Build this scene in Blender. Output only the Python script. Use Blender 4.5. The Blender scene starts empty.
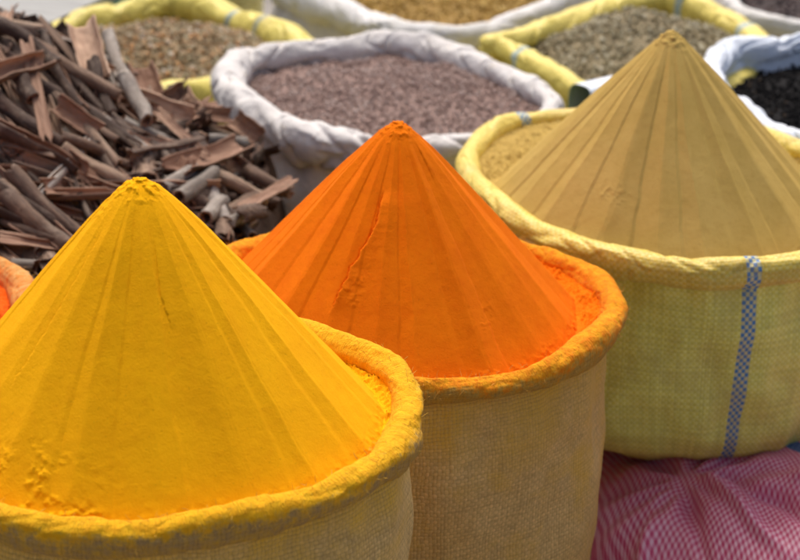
import bpy, math, random
import numpy as np
from mathutils import Vector, Matrix

random.seed(7)
rng = np.random.default_rng(11)
S = bpy.context.scene
COL = S.collection
PI = math.pi

# ------------------------------------------------------------------ camera
F = 2250.0                      # focal length in photo pixels (photo 800 x 560)
PITCH = math.radians(21.3)
CZ = 1.75
cam_d = bpy.data.cameras.new("camera")
cam = bpy.data.objects.new("camera", cam_d)
COL.objects.link(cam)
cam.location = (0, 0, CZ)
cam.rotation_euler = (math.radians(90) - PITCH, 0, 0)
cam_d.sensor_width = 36
cam_d.lens = 36 * F / 800
cam_d.clip_start = 0.05
cam_d.clip_end = 500
cam_d.dof.use_dof = True
cam_d.dof.focus_distance = 2.5
cam_d.dof.aperture_fstop = 7.0
S.camera = cam


def ray(px, py):
    a, b = (px - 400) / F, (280 - py) / F
    c, s = math.cos(PITCH), math.sin(PITCH)
    return np.array([a, c + b * s, -s + b * c])


def W(px, py, z):
    d = ray(px, py)
    t = (z - CZ) / d[2]
    return np.array([d[0] * t, d[1] * t, z])


def toPx(p):
    c, s = math.cos(PITCH), math.sin(PITCH)
    x, y, z = p[0], p[1], p[2] - CZ
    dep = y * c - z * s
    up = y * s + z * c
    return 400 + F * x / dep, 280 - F * up / dep


# ------------------------------------------------------------------ noise
_P = rng.permutation(256)
_P = np.concatenate([_P, _P, _P])
_G = rng.normal(size=(256, 3))
_G /= np.linalg.norm(_G, axis=1)[:, None]


def pn(x, y, z=0.0):
    x, y, z = np.broadcast_arrays(np.asarray(x, float), np.asarray(y, float), np.asarray(z, float))
    xi, yi, zi = np.floor(x).astype(int), np.floor(y).astype(int), np.floor(z).astype(int)
    xf, yf, zf = x - xi, y - yi, z - zi
    f = lambda t: t * t * t * (t * (t * 6 - 15) + 10)
    u, v, w = f(xf), f(yf), f(zf)
    out = 0
    for dx in (0, 1):
        for dy in (0, 1):
            for dz in (0, 1):
                h = _P[_P[_P[(xi + dx) & 255] + ((yi + dy) & 255)] + ((zi + dz) & 255)]
                g = _G[h]
                d = g[..., 0] * (xf - dx) + g[..., 1] * (yf - dy) + g[..., 2] * (zf - dz)
                out = out + d * (u if dx else 1 - u) * (v if dy else 1 - v) * (w if dz else 1 - w)
    return out * 1.5


def fbm(x, y, z=0.0, o=4):
    r, a, f = 0, 1, 1
    for i in range(o):
        r = r + a * pn(np.asarray(x) * f + 13.7 * i, np.asarray(y) * f, np.asarray(z) * f)
        a *= .5
        f *= 2.03
    return r


def ss(a, b, x):
    t = np.clip((x - a) / (b - a), 0, 1)
    return t * t * (3 - 2 * t)


# ------------------------------------------------------------------ objects
def link(o, parent=None):
    COL.objects.link(o)
    if parent is not None:
        o.parent = parent
    return o


def tag(o, label=None, cat=None, group=None, kind=None):
    if label: o['label'] = label
    if cat: o['category'] = cat
    if group: o['group'] = group
    if kind: o['kind'] = kind
    return o


def empty(name, loc=(0, 0, 0)):
    o = bpy.data.objects.new(name, None)
    o.location = loc
    o.empty_display_size = .05
    return link(o)


def raw_mesh(name, V, Fq, uv=None, mats=(), fmat=None, smooth=True, col=None):
    """V (n,3); Fq (m,k) all the same size; uv (m*k,2)"""
    me = bpy.data.meshes.new(name)
    V = np.asarray(V, np.float32)
    Fq = np.asarray(Fq, np.int32)
    m, k = Fq.shape
    me.vertices.add(len(V)); me.vertices.foreach_set('co', V.ravel())
    me.loops.add(m * k); me.loops.foreach_set('vertex_index', Fq.ravel())
    me.polygons.add(m)
    me.polygons.foreach_set('loop_start', np.arange(0, m * k, k, dtype=np.int32))
    me.polygons.foreach_set('loop_total', np.full(m, k, np.int32))
    me.polygons.foreach_set('use_smooth', np.full(m, smooth, bool))
    if uv is not None:
        l = me.uv_layers.new(name='UVMap')
        l.data.foreach_set('uv', np.asarray(uv, np.float32).ravel())
    for mt in mats:
        me.materials.append(mt)
    if fmat is not None:
        me.polygons.foreach_set('material_index', np.asarray(fmat, np.int32))
    if col is not None:
        a = me.color_attributes.new('tint', 'FLOAT_COLOR', 'POINT')
        a.data.foreach_set('color', np.asarray(col, np.float32).ravel())
    me.update(calc_edges=True)
    me.validate()
    return me


def grid_mesh(name, P, U, Vv, cu, cv, mats, fmat=None, smooth=True):
    """P (nu,nv,3). U,Vv metre coordinates with one extra row/col where closed"""
    nu, nv = P.shape[:2]
    iu = np.arange(nu if cu else nu - 1); iv = np.arange(nv if cv else nv - 1)
    I, J = np.meshgrid(iu, iv, indexing='ij')
    I2, J2 = (I + 1) % nu, (J + 1) % nv
    q = np.stack([I * nv + J, I2 * nv + J, I2 * nv + J2, I * nv + J2], -1).reshape(-1, 4)
    uv = np.stack([np.stack([U[I, J], Vv[I, J]], -1), np.stack([U[I + 1, J], Vv[I + 1, J]], -1),
                   np.stack([U[I + 1, J + 1], Vv[I + 1, J + 1]], -1), np.stack([U[I, J + 1], Vv[I, J + 1]], -1)], -2)
    return raw_mesh(name, P.reshape(-1, 3), q, uv.reshape(-1, 2), mats, fmat, smooth)


def mesh_obj(name, me, parent=None, origin=None):
    o = bpy.data.objects.new(name, me)
    if origin is not None:
        me.transform(Matrix.Translation(-Vector(origin)))
        o.location = origin
    return link(o, parent)


# ------------------------------------------------------------------ materials
class NT:
    def __init__(s, name):
        s.m = bpy.data.materials.new(name)
        s.m.use_nodes = True
        s.t = s.m.node_tree
        s.b = s.t.nodes['Principled BSDF']
        s.b.inputs['Roughness'].default_value = .85
        s.b.inputs['Specular IOR Level'].default_value = .25

    def n(s, typ, inp=None, **kw):
        x = s.t.nodes.new(typ)
        for k, v in kw.items(): setattr(x, k, v)
        for k, v in (inp or {}).items():
            s.set(x, k, v)
        return x

    def set(s, x, k, v):
        i = x.inputs[k]
        if isinstance(v, bpy.types.NodeSocket): s.t.links.new(v, i)
        elif isinstance(v, bpy.types.Node): s.t.links.new(v.outputs[0], i)
        else: i.default_value = v

    def math(s, op, a, b=0.0, c=0.0, clamp=False):
        x = s.n('ShaderNodeMath', {0: a, 1: b, 2: c}, operation=op)
        x.use_clamp = clamp
        return x.outputs[0]

    def noise(s, vec, scale, detail=4, rough=.55, dist=0):
        return s.n('ShaderNodeTexNoise', {'Vector': vec, 'Scale': scale, 'Detail': detail, 'Roughness': rough, 'Distortion': dist}).outputs[0]

    def ramp(s, fac, stops, interp='LINEAR'):
        x = s.n('ShaderNodeValToRGB', {'Fac': fac})
        x.color_ramp.interpolation = interp
        e = x.color_ramp.elements
        while len(e) < len(stops): e.new(.5)
        for i, (p, c) in enumerate(stops):
            e[i].position = p
            e[i].color = (c[0], c[1], c[2], 1) if hasattr(c, '__len__') else (c, c, c, 1)
        return x.outputs[0]

    def mix(s, f, a, b, mode='MIX'):
        x = s.n('ShaderNodeMix', data_type='RGBA', blend_type=mode)
        for i, v in ((0, f), (6, a), (7, b)):
            if isinstance(v, bpy.types.NodeSocket): s.t.links.new(v, x.inputs[i])
            elif i == 0: x.inputs[0].default_value = v
            else: x.inputs[i].default_value = (v[0], v[1], v[2], 1)
        return x.outputs[2]

    def coord(s, which='Object'):
        return s.n('ShaderNodeTexCoord').outputs[which]

    def xyz(s, v):
        return s.n('ShaderNodeSeparateXYZ', {0: v}).outputs

    def mapping(s, v, sc):
        return s.n('ShaderNodeMapping', {'Vector': v, 'Scale': sc}).outputs[0]

    def bump(s, h, dist, strength=1, prev=None):
        x = s.n('ShaderNodeBump', {'Height': h, 'Distance': dist, 'Strength': strength})
        if prev is not None: s.set(x, 'Normal', prev)
        return x.outputs[0]

    def fin(s, col, nrm=None, rough=None):
        s.set(s.b, 'Base Color', col if isinstance(col, bpy.types.NodeSocket) else (col[0], col[1], col[2], 1))
        if nrm is not None: s.set(s.b, 'Normal', nrm)
        if rough is not None: s.set(s.b, 'Roughness', rough)
        return s.m


def mat_powder(name, c1, c2, c3, grain=.0006):
    t = NT(name)
    o = t.coord()
    big = t.noise(o, 14, 5, .6)
    fine = t.noise(o, 420, 3, .7)
    mid = t.noise(o, 90, 4, .6)
    c = t.mix(t.ramp(big, [(.35, 0.0), (.65, 1.0)]), c1, c2)
    c = t.mix(t.ramp(mid, [(.5, 0.0), (.8, .5)]), c, c3)
    speck = t.noise(o, 300, 2, .5)
    c = t.mix(t.ramp(speck, [(.66, 0.0), (.74, .35)]), c, [x * .55 for x in c1])
    b = t.bump(fine, grain, .9)
    b = t.bump(mid, .0003, .5, b)
    t.b.inputs['Specular IOR Level'].default_value = .08
    t.b.inputs['Sheen Weight'].default_value = 0.0
    return t.fin(c, b, .95)


def weave_nodes(t, freq, wob=.0018):
    """plain weave from metre UVs; returns cell checker 0/1, height, uv xyz"""
    uv = t.coord('UV')
    nz = t.n('ShaderNodeTexNoise', {'Vector': uv, 'Scale': 22.0, 'Detail': 3})
    off = t.n('ShaderNodeVectorMath', {0: nz.outputs['Color'], 1: (.5, .5, .5)}, operation='SUBTRACT').outputs[0]
    off = t.n('ShaderNodeVectorMath', {0: off, 'Scale': wob * 6}, operation='SCALE').outputs[0]
    uvw = t.n('ShaderNodeVectorMath', {0: uv, 1: off}, operation='ADD').outputs[0]
    x = t.xyz(uvw)
    u = t.math('MULTIPLY', x[0], freq); v = t.math('MULTIPLY', x[1], freq)
    su = t.math('SINE', t.math('MULTIPLY', u, PI)); sv = t.math('SINE', t.math('MULTIPLY', v, PI))
    prod = t.math('MULTIPLY', su, sv)
    au = t.math('ABSOLUTE', su); av = t.math('ABSOLUTE', sv)
    up = t.math('GREATER_THAN', prod, 0.0)
    # warp over / weft over
    ha = t.math('MULTIPLY', t.math('POWER', av, .5), t.math('ADD', t.math('MULTIPLY', au, .55), .45))
    hb = t.math('MULTIPLY', t.math('POWER', au, .5), t.math('ADD', t.math('MULTIPLY', av, .55), .45))
    h = t.n('ShaderNodeMix', {0: up, 2: ha, 3: hb}, data_type='FLOAT').outputs[0]
    return up, h, uv, uvw, x


def mat_burlap(name, base, base2, stain, v_lo, v_hi, patch=.5, freq=215):
    """jute with powder rubbed in; stain by height band and blotches"""
    t = NT(name)
    up, h, uv, uvw, x = weave_nodes(t, freq)
    big = t.noise(uv, 7, 4, .6)
    mid = t.noise(uv, 40, 4, .65)
    st = t.noise(t.mapping(uv, (260, 30, 1)), 1, 3, .6)
    st2 = t.noise(t.mapping(uv, (30, 260, 1)), 1, 3, .6)
    col = t.mix(t.ramp(big, [(.35, 0.0), (.68, 1.0)]), base, base2)
    col = t.mix(t.math('MULTIPLY', up, .30), col, [b * .55 for b in base])
    thr = t.math('MULTIPLY', t.math('ADD', st, st2), .5)
    col = t.mix(t.ramp(thr, [(.40, .5), (.6, 0.0)]), col, [b * .42 for b in base])
    grad = t.math('SUBTRACT', x[1], v_lo)
    grad = t.math('DIVIDE', grad, (v_hi - v_lo))
    m = t.math('ADD', grad, t.math('MULTIPLY', t.math('SUBTRACT', t.noise(uv, 13, 5, .7), .5), 1.5))
    m = t.ramp(m, [(0.25, 0.0), (.9, 1.0)])
    m2 = t.ramp(t.noise(uv, 9, 5, .7), [(.50, 0.0), (.68, patch)])
    m = t.math('MAXIMUM', m, m2)
    m = t.math('MULTIPLY', m, t.math('ADD', t.math('MULTIPLY', h, .45), .58), clamp=True)
    col = t.mix(m, col, stain)
    col = t.mix(t.ramp(h, [(0.0, .55), (.45, 0.0)]), col, [b * .3 for b in base])
    col = t.mix(t.ramp(mid, [(.52, 0.0), (.8, .35)]), col, [b * .5 for b in base2])
    b = t.bump(h, .0012, .9)
    b = t.bump(t.math('ADD', thr, mid), .002, .6, b)
    return t.fin(col, b, .95)


def mat_powdered_rim(name, c1, c2, cloth, thresh=.5, freq=215):
    """rolled burlap caked in powder, cloth showing in places"""
    t = NT(name)
    up, h, uv, uvw, x = weave_nodes(t, freq)
    o = t.coord()
    g = t.n('ShaderNodeNewGeometry')
    nz = t.xyz(g.outputs['Normal'])[2]
    big = t.noise(o, 16, 5, .65)
    mid = t.noise(o, 80, 5, .7)
    fine = t.noise(o, 350, 3, .7)
    fib = t.noise(t.mapping(uv, (420, 60, 1)), 1, 3, .6)
    col = t.mix(t.ramp(mid, [(.38, 0.0), (.62, 1.0)]), c1, c2)
    # powder settles on the roll's top, cloth shows below it (a real deposit by height on the roll)
    sec = t.math('SINE', t.math('MULTIPLY', x[2], 1.0))
    cover = t.n('ShaderNodeAttribute', attribute_name='cover').outputs['Fac']
    cm = t.math('ADD', cover, t.math('MULTIPLY', t.math('SUBTRACT', t.math('ADD', big, mid), 1.0), 1.1))
    cm = t.ramp(cm, [(thresh - .22, 0.0), (thresh + .12, 1.0)])
    dark = t.mix(t.ramp(h, [(0.0, .5), (.5, 0.0)]), cloth, [b * .3 for b in cloth])
    dark = t.mix(t.ramp(mid, [(.4, 0.0), (.7, .7)]), dark, [b * .8 for b in c1])
    col = t.mix(cm, dark, col)
    col = t.mix(t.ramp(fib, [(.56, 0.0), (.72, .45)]), col, [b * .45 for b in c2])
    b = t.bump(t.math('MULTIPLY', h, t.math('SUBTRACT', 1.25, cm)), .0012, .7)
    b = t.bump(t.math('ADD', mid, t.math('MULTIPLY', fib, .6)), .005, .9, b)
    b = t.bump(fine, .0008, .8, b)
    return t.fin(col, b, .95)


def mat_poly(name, c1, c2, stripes=(), sw=.021, dirt=(.35, .24, .08), dirt_amt=.4, freq=210, per=None, blue=(.06, .22, .48), pale=(.62, .60, .32), gl=.45, cell=.0052, dark=.62):
    t = NT(name)
    up, h, uv, uvw, x = weave_nodes(t, freq, .0006)
    big = t.noise(uv, 6, 4, .6)
    tape = t.noise(t.mapping(uv, (freq, 4, 1)), 1, 2, .6)
    tape2 = t.noise(t.mapping(uv, (4, freq, 1)), 1, 2, .6)
    col = t.mix(up, c1, c2)
    col = t.mix(t.ramp(t.math('MULTIPLY', t.math('ADD', tape, tape2), .5), [(.42, .45), (.58, 0.0)]), col, [b * dark for b in c1])
    for sc in stripes:
        d = t.math('SUBTRACT', x[0], sc)
        ins = t.math('LESS_THAN', t.math('ABSOLUTE', d), sw / 2)
        cu = t.math('FLOOR', t.math('DIVIDE', t.math('ADD', d, sw / 2), cell))
        cv = t.math('FLOOR', t.math('DIVIDE', x[1], cell * 1.15))
        ch = t.math('MODULO', t.math('ABSOLUTE', t.math('ADD', cu, cv)), 2.0)
        sc_ = t.mix(ch, blue, pale)
        col = t.mix(ins, col, sc_)
    dm = t.ramp(t.noise(uv, 11, 6, .7), [(.48, 0.0), (.72, dirt_amt)])
    col = t.mix(dm, col, dirt)
    gaps = t.ramp(h, [(0.0, .35), (.3, 0.0)])
    col = t.mix(gaps, col, [b * .45 for b in c1])
    b = t.bump(h, .0007, .6)
    b = t.bump(t.noise(uv, 45, 4, .6), .004, .6, b)
    b = t.bump(t.noise(uv, 14, 3, .6), .010, .5, b)
    t.b.inputs['Specular IOR Level'].default_value = .4
    return t.fin(col, b, gl)


def mat_cloth(name, c1, c2, stain=(.55, .42, .22), amt=.3, freq=300):
    t = NT(name)
    up, h, uv, uvw, x = weave_nodes(t, freq, .0008)
    o = t.coord()
    col = t.mix(t.ramp(t.noise(o, 9, 5, .65), [(.38, 0.0), (.66, 1.0)]), c1, c2)
    col = t.mix(t.ramp(t.noise(o, 26, 5, .7), [(.58, 0.0), (.72, amt)]), col, stain)
    col = t.mix(t.ramp(h, [(0.0, .3), (.4, 0.0)]), col, [b * .5 for b in c1])
    b = t.bump(h, .0006, .5)
    b = t.bump(t.noise(o, 38, 4, .6), .006, .7, b)
    b = t.bump(t.noise(o, 15, 3, .6), .014, .5, b)
    return t.fin(col, b, .8)


def mat_seed(name, stops, rough=.7):
    t = NT(name)
    t.b.inputs['Specular IOR Level'].default_value = .1
    a = t.n('ShaderNodeVertexColor', layer_name='tint').outputs[0]
    r = t.xyz(a)
    c = t.ramp(r[0], stops)
    o = t.coord()
    c = t.mix(t.ramp(t.noise(o, 260, 3, .6), [(.45, 0.0), (.7, .45)]), c, [v * .5 for v in stops[0][1]])
    return t.fin(c, t.bump(t.noise(o, 500, 2, .5), .0006, .5), rough)


def mat_bark(name, stops, patch, pamt=.5, rgh=.75):
    t = NT(name)
    o = t.coord()
    inf = t.n('ShaderNodeObjectInfo').outputs['Random']
    lv = t.mapping(o, (9, 110, 110))
    off = t.n('ShaderNodeCombineXYZ', {0: t.math('MULTIPLY', inf, 37.0), 1: t.math('MULTIPLY', inf, 17.0), 2: 0.0}).outputs[0]
    lv = t.n('ShaderNodeVectorMath', {0: lv, 1: off}, operation='ADD').outputs[0]
    st = t.noise(lv, 1, 5, .65)
    f = t.math('ADD', t.math('MULTIPLY', st, .8), t.math('MULTIPLY', t.math('SUBTRACT', inf, .42), .62))
    c = t.ramp(f, stops)
    o2 = t.n('ShaderNodeVectorMath', {0: t.mapping(o, (22, 55, 55)), 1: off}, operation='ADD').outputs[0]
    pt = t.ramp(t.noise(o2, 1, 5, .7), [(.52, 0.0), (.66, pamt)])
    c = t.mix(pt, c, patch)
    b = t.bump(st, .0030, .8)
    b = t.bump(t.noise(o, 160, 4, .7), .0012, .7, b)
    return t.fin(c, b, rgh)


# ------------------------------------------------------------------ sacks
def closed_spline(P, n):
    P = np.asarray(P, float); k = len(P)
    q = np.arange(n) / n * k
    i = np.floor(q).astype(int); f = (q - i)[:, None]
    p0, p1, p2, p3 = P[(i - 1) % k], P[i % k], P[(i + 1) % k], P[(i + 2) % k]
    return .5 * ((2 * p1) + (-p0 + p2) * f + (2 * p0 - 5 * p1 + 4 * p2 - p3) * f ** 2 + (-p0 + 3 * p1 - 3 * p2 + p3) * f ** 3)


def resample(C):
    n = len(C)
    D = np.linalg.norm(np.roll(C, -1, 0)[:, :3] - C[:, :3], axis=1)
    s = np.concatenate([[0], np.cumsum(D)])
    t = np.arange(n) / n * s[-1]
    Cc = np.vstack([C, C[:1]])
    return np.stack([np.interp(t, s, Cc[:, j]) for j in range(C.shape[1])], 1), s[-1]


def rim_circle(cx, cy, z, r, seed, wob=.02, dz=.006, n=720, dents=()):
    th = np.arange(n) / n * 2 * PI
    c, s = np.cos(th), np.sin(th)
    rr = r * (1 + wob * pn(c * 1.3 + seed, s * 1.3, seed * .7))
    for (a0, am, wd) in dents:
        q = (th - math.radians(a0) + PI) % (2 * PI) - PI
        rr = rr + am * r * np.exp(-(q / math.radians(wd)) ** 2)
    zz = z + dz * pn(c * 1.8, s * 1.8, seed + 5)
    return np.stack([cx + rr * c, cy + rr * s, zz, np.ones(n)], 1)


def rim_px(pts, z, n=720):
    """pts (px, py[, radius scale[, dz]]) listed round the mouth -> closed world curve, counter-clockwise"""
    P = []
    for p in pts:
        dz = p[3] if len(p) > 3 else 0
        w = W(p[0], p[1], z + dz)
        P.append([*w, p[2] if len(p) > 2 else 1])
    P = np.array(P)
    x, y = P[:, 0], P[:, 1]
    if np.sum(x * np.roll(y, -1) - np.roll(x, -1) * y) < 0:
        P = P[::-1]
    return closed_spline(P, n)


def build_sack(label, rim, z_base, r_roll, m_body, m_rim, seed, prof=None, group=None, cat='sack', name='sack',
               wrinkle=.006, roll_noise=.22, flat=.85, inner=.09, folds=8, nv=110, sag=.5, cvr=None, pinch=.25):
    C, per = resample(rim)
    n = len(C)
    ctr = C[:, :3].mean(0)
    base = (ctr[0], ctr[1], z_base)
    root = empty(name, base)
    tag(root, label, cat, group)
    R2 = C[:, :2] - ctr[:2]
    rad = np.linalg.norm(R2, axis=1)
    dirv = R2 / rad[:, None]
    T = np.roll(C[:, :3], -1, 0) - np.roll(C[:, :3], 1, 0)
    T /= np.linalg.norm(T, axis=1)[:, None]
    N = np.stack([T[:, 1], -T[:, 0], np.zeros(n)], 1)
    N /= np.linalg.norm(N, axis=1)[:, None]
    s = np.arange(n) / n * per
    cs, sn = np.cos(s / per * 2 * PI), np.sin(s / per * 2 * PI)
    k = per / (2 * PI)
    # roll
    m = 56
    ph = np.arange(m) / m * 2 * PI
    A, B = np.meshgrid(np.arange(n), ph, indexing='ij')
    ca, sa = cs[A] * k, sn[A] * k
    rs = C[:, 3][A]
    big = pn(ca * 6 + seed, sa * 6, seed) + .6 * pn(ca * 13 + seed, sa * 13, seed)
    cre = np.abs(pn(ca * 13 + seed * 3 + .5 * np.cos(B), sa * 13 + .5 * np.sin(B), B * .25))
    crs = np.exp(-(cre / .09) ** 2)
    fine = fbm(ca * 26, sa * 26, np.cos(B) * 1.3 + seed, 3)
    tw = pn(ca * 14 + np.cos(B) * .9, sa * 14 + np.sin(B) * .9, seed * 2)
    micro = fbm(ca * 95, sa * 95, np.sin(B) * 1.6 + np.cos(B) * 1.2, 3)
    rr = r_roll * rs * (1 + (.05 if pinch < .2 else .012) * micro + roll_noise * big + .5 * roll_noise * tw + .22 * roll_noise * fine - pinch * crs * .5)
    # spiral lip of the turned-over edge
    lip = ((B - 3.9 + .5 * big) % (2 * PI)) / (2 * PI)
    rr = rr * (1 + .16 * (.5 - lip) * ss(0, .03, lip))
    lip2 = ((B - .35 - .9 * big - .25 * fine) % (2 * PI)) / (2 * PI)
    rr = rr * (1 + .17 * ss(-.2, .3, pn(ca * 7 + 31, sa * 7, seed)) * (1 - lip2 / .35).clip(0, 1) * ss(0, .012, lip2))
    ox = rr * np.cos(B) * 1.0
    oz = rr * np.sin(B) * (1 + .18 * (1 - flat))
    oz = np.where(oz < 0, oz * (1 + .5 * sag * (.5 + big)), oz)
    P = C[:, :3][A] + N[A] * ox[..., None]
    P[..., 2] += oz
    U = np.concatenate([s, [per]])[:, None] + np.zeros((1, m + 1))
    Vv = np.zeros((n + 1, 1)) + (np.arange(m + 1) / m * 2 * PI * r_roll)[None, :]
    me = grid_mesh('rolled_rim', P, U, Vv, True, True, [m_rim])
    if True:
        a = me.attributes.new('cover', 'FLOAT', 'POINT')
        cov = .5 + .5 * np.sin(B - .1 + PI * .5 * 0)  # high on the roll's top, low on its underside
        cov = cov * 1.0 + (.25 * -np.cos(B))
        a.data.foreach_set('value', cov.astype(np.float32).ravel())
    mesh_obj('rolled_rim', me, root).location = -Vector(base)
    # body: outside wall, then over the top and down the inside
    prof = prof or [(0, .985), (.06, .97), (.2, .985), (.5, 1.0), (.8, .985), (.95, .93), (1, .85)]
    tt = np.array([p[0] for p in prof]); ff = np.array([p[1] for p in prof])
    t = np.linspace(0, 1, nv) ** 1.15
    # smooth interpolation of the profile
    f = np.interp(t, tt, ff)
    ker = np.ones(9) / 9
    f = np.convolve(np.pad(f, 4, mode='edge'), ker, 'valid')
    meanr = rad.mean()
    circ = ss(0, .7, t)[None, :]
    topz = C[:, 2][:, None] + .2 * r_roll
    Z = topz * (1 - t) + z_base * t
    RR = (rad[:, None] * (1 - circ) + meanr * circ) * f[None, :]
    X = cs[:, None] * k + 0 * t; Y = sn[:, None] * k + 0 * t
    d = wrinkle * (1.3 * fbm(X * 5 + seed, Y * 5, Z * 5, 3) + .6 * (.5 - np.abs(pn(X * 9, Y * 9, Z * 4.5 + seed))) + .35 * pn(X * 26, Y * 26, Z * 8))
    gath = ss(.0, .05, t) * (1 - ss(.1, .35, t))
    d = d + wrinkle * .9 * gath[None, :] * pn(X * folds * 2, Y * folds * 2, Z * 2 + seed)
    RR = RR + d * ss(0, .04, t)[None, :]
    outp = np.stack([ctr[0] + dirv[:, 0:1] * RR, ctr[1] + dirv[:, 1:2] * RR, Z], -1)
    ti = np.linspace(0, 1, 10)[1:]
    Zi = C[:, 2][:, None] - ti[None, :] * inner
    Ri = rad[:, None] * (.975 - .08 * ti[None, :]) + .006 * pn(cs[:, None] * k * 12, sn[:, None] * k * 12, Zi * 6) * ti
    inp = np.stack([ctr[0] + dirv[:, 0:1] * Ri, ctr[1] + dirv[:, 1:2] * Ri, Zi], -1)
    P = np.concatenate([inp[:, ::-1], outp], 1)
    P = P[:, ::-1]
    nt = P.shape[1]
    U = np.concatenate([s, [per]])[:, None] + np.zeros((1, nt))
    Vv = np.vstack([P[..., 2], P[:1, :, 2]])
    me = grid_mesh('cloth_body', P, U, Vv, True, False, [m_body])
    mesh_obj('cloth_body', me, root).location = -Vector(base)
    # flat base
    return dict(root=root, C=C, per=per, ctr=ctr, rad=rad, dirv=dirv, s=s)


def u_at(rim, px, side='front'):
    C, per = resample(rim)
    best, bi = 1e9, 0
    cy = C[:, 1].mean()
    for i in range(len(C)):
        if (side == 'front') != (C[i, 1] < cy): continue
        e = abs(toPx(C[i])[0] - px)
        if e < best: best, bi = e, i
    return bi / len(C) * per


# ------------------------------------------------------------------ powder cones
def build_cone(label, cat, apex, z0, Rb, sack, mat, seed, nf=26, amp=.0045, convex=.02, tip=.06, lean=0.0, leany=0.0, saw=.55, reg=.5, crack=None, skirt=.018, crumb=None, nth=960, ns=340, name='spice_cone', rough=1.0):
    H = apex[2] - z0
    r_ = random.Random(seed)
    th = np.arange(nth) / nth * 2 * PI
    s = np.concatenate([np.linspace(0, 1, ns) ** .9, 1 + np.linspace(0, 1, 60)[1:]])
    TH, SS = np.meshgrid(th, s, indexing='ij')
    sc = np.minimum(SS, 1)
    c, sn_ = np.cos(TH), np.sin(TH)

    def facets(nf, rs, shift):
        w = np.array([reg + 1.6 * (1 - reg) * rs.random() for _ in range(nf)]); e = np.concatenate([[0], np.cumsum(w)]) / w.sum() * 2 * PI
        A = np.array([(rs.random() * 1.5 - .45) for _ in range(nf)])
        lv = np.array([(rs.random() - .5) * 1.3 + (.42 if q % 2 else -.42) for q in range(nf)])
        wob = TH + shift + .030 * pn(c * 4 + seed, sn_ * 4, SS * 2.6) + .009 * pn(c * 6, sn_ * 6, SS * 14 + seed)
        wob = wob % (2 * PI)
        i = np.clip(np.searchsorted(e, wob, side='right') - 1, 0, nf - 1)
        p = (wob - e[i]) / (e[i + 1] - e[i])
        wd = (e[i + 1] - e[i])
        # flat strokes of the spatula: planes between ridge levels, with a fine lip where two strokes meet
        st = lv[i] * (1 - p) + lv[(i + 1) % nf] * p
        lip = A[i] * np.clip((p - .80) / .17, 0, 1) * (1 - ss(.96, 1.0, p))
        st = st * (1 - saw) + saw * 1.5 * (np.where(p < .82, p / .82, ss(0, 1, (1 - p) / .18)) - .5) * (.7 + .5 * np.abs(A[i])) + .12 * lip
        sag = -.5 * (wd / 2) ** 2 * (1 - (2 * p - 1) ** 2)
        return st, sag

    s1, g1 = facets(nf, r_, 0)
    s2, g2 = facets(int(nf * .6), r_, 1.3)
    gate = ss(-.1, .15, pn(c * 2.2 + 9, sn_ * 2.2, SS * 1.3 + seed))
    env = ss(.03, .30, sc) * (.45 + .55 * sc)
    d = env * (amp * (s1 + .12 * s2 * gate)) + g1 * Rb * sc
    rr = Rb * sc
    x3, y3 = rr * c, rr * sn_
    d = d + .0006 * fbm(x3 * 12 + seed, y3 * 12, SS * 3, 2) +   .00016 * fbm(x3 * 120, y3 * 120, SS * 20, 3) * rough
    # crumbs: pock-marks and lumps, strong at the tip and along the foot
    lump = np.clip(fbm(x3 * 130 + 4, y3 * 130, SS * 30 + seed, 3), -.2, 1)
    cm = (1 - ss(.05, .13, sc + .03 * pn(c * 3, sn_ * 3, 1.))) * 1.0 + .35 * ss(.93, 1.0, SS)
    patch = ss(.52, .70, pn(x3 * 13 + seed * 2, y3 * 13, SS * 3.5)) * .30
    if crumb:
        for (tc, sc0, wt, wsz) in crumb:
            dth = (TH - tc + PI) % (2 * PI) - PI
            g = np.exp(-(dth / wt) ** 2 - ((SS - sc0) / wsz) ** 2)
            cm = cm + g * .8 * ss(-.15, .25, pn(x3 * 30, y3 * 30, SS * 8))
    d = d + .0042 * lump * (np.minimum(cm, 1) * (1 - .35 * (SS < .1)) + patch)
    if crack:
        for pts, dep in crack:
            pt = np.array([p[0] for p in pts]); ps = np.array([p[1] for p in pts])
            lo, hi = ps.min(), ps.max()
            tline = np.interp(SS, ps, pt)
            tline = tline + .02 * pn(SS * 30, seed, 3.) + .008 * pn(SS * 90, seed, 1.)
            dth = ((TH - tline + PI) % (2 * PI) - PI) * Rb * sc
            fade = ss(lo - .01, lo + .06, SS) * (1 - ss(hi - .08, hi + .01, SS))
            d = d + fade * dep * (-np.exp(-(dth / .0016) ** 2) * .6 * (1 + pn(SS * 60, seed, 5.)) + np.where(dth > 0, np.exp(-(np.abs(dth) / .02)), -.25 * np.exp(-(np.abs(dth) / .02))) * 1.25)
    # profile
    sr = np.sqrt(sc ** 2 + tip ** 2) - tip
    sr = sr / (math.sqrt(1 + tip ** 2) - tip)
    z = z0 + H * (1 - sr) + convex * H * sr * (1 - sr)
    slope = math.atan2(H, Rb)
    cx = apex[0] + (sack['ctr'][0] - apex[0]) * 0
    x = apex[0] + lean * sc + c * (rr + d * math.sin(slope)); y = apex[1] + leany * sc + sn_ * (rr + d * math.sin(slope))
    z = z + d * math.cos(slope)
    # skirt of loose powder reaching out under the rolled rim
    a = np.clip(SS - 1, 0, 1)
    ang = np.arctan2(sack['dirv'][:, 1], sack['dirv'][:, 0])
    C = sack['C']
    rim_rel = C[:, :2] - np.array([apex[0], apex[1]])
    aa = np.arctan2(rim_rel[:, 1], rim_rel[:, 0]) % (2 * PI)
    o = np.argsort(aa)
    aa = aa[o]; rl = np.linalg.norm(rim_rel, axis=1)[o]; rz = C[:, 2][o]
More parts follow.
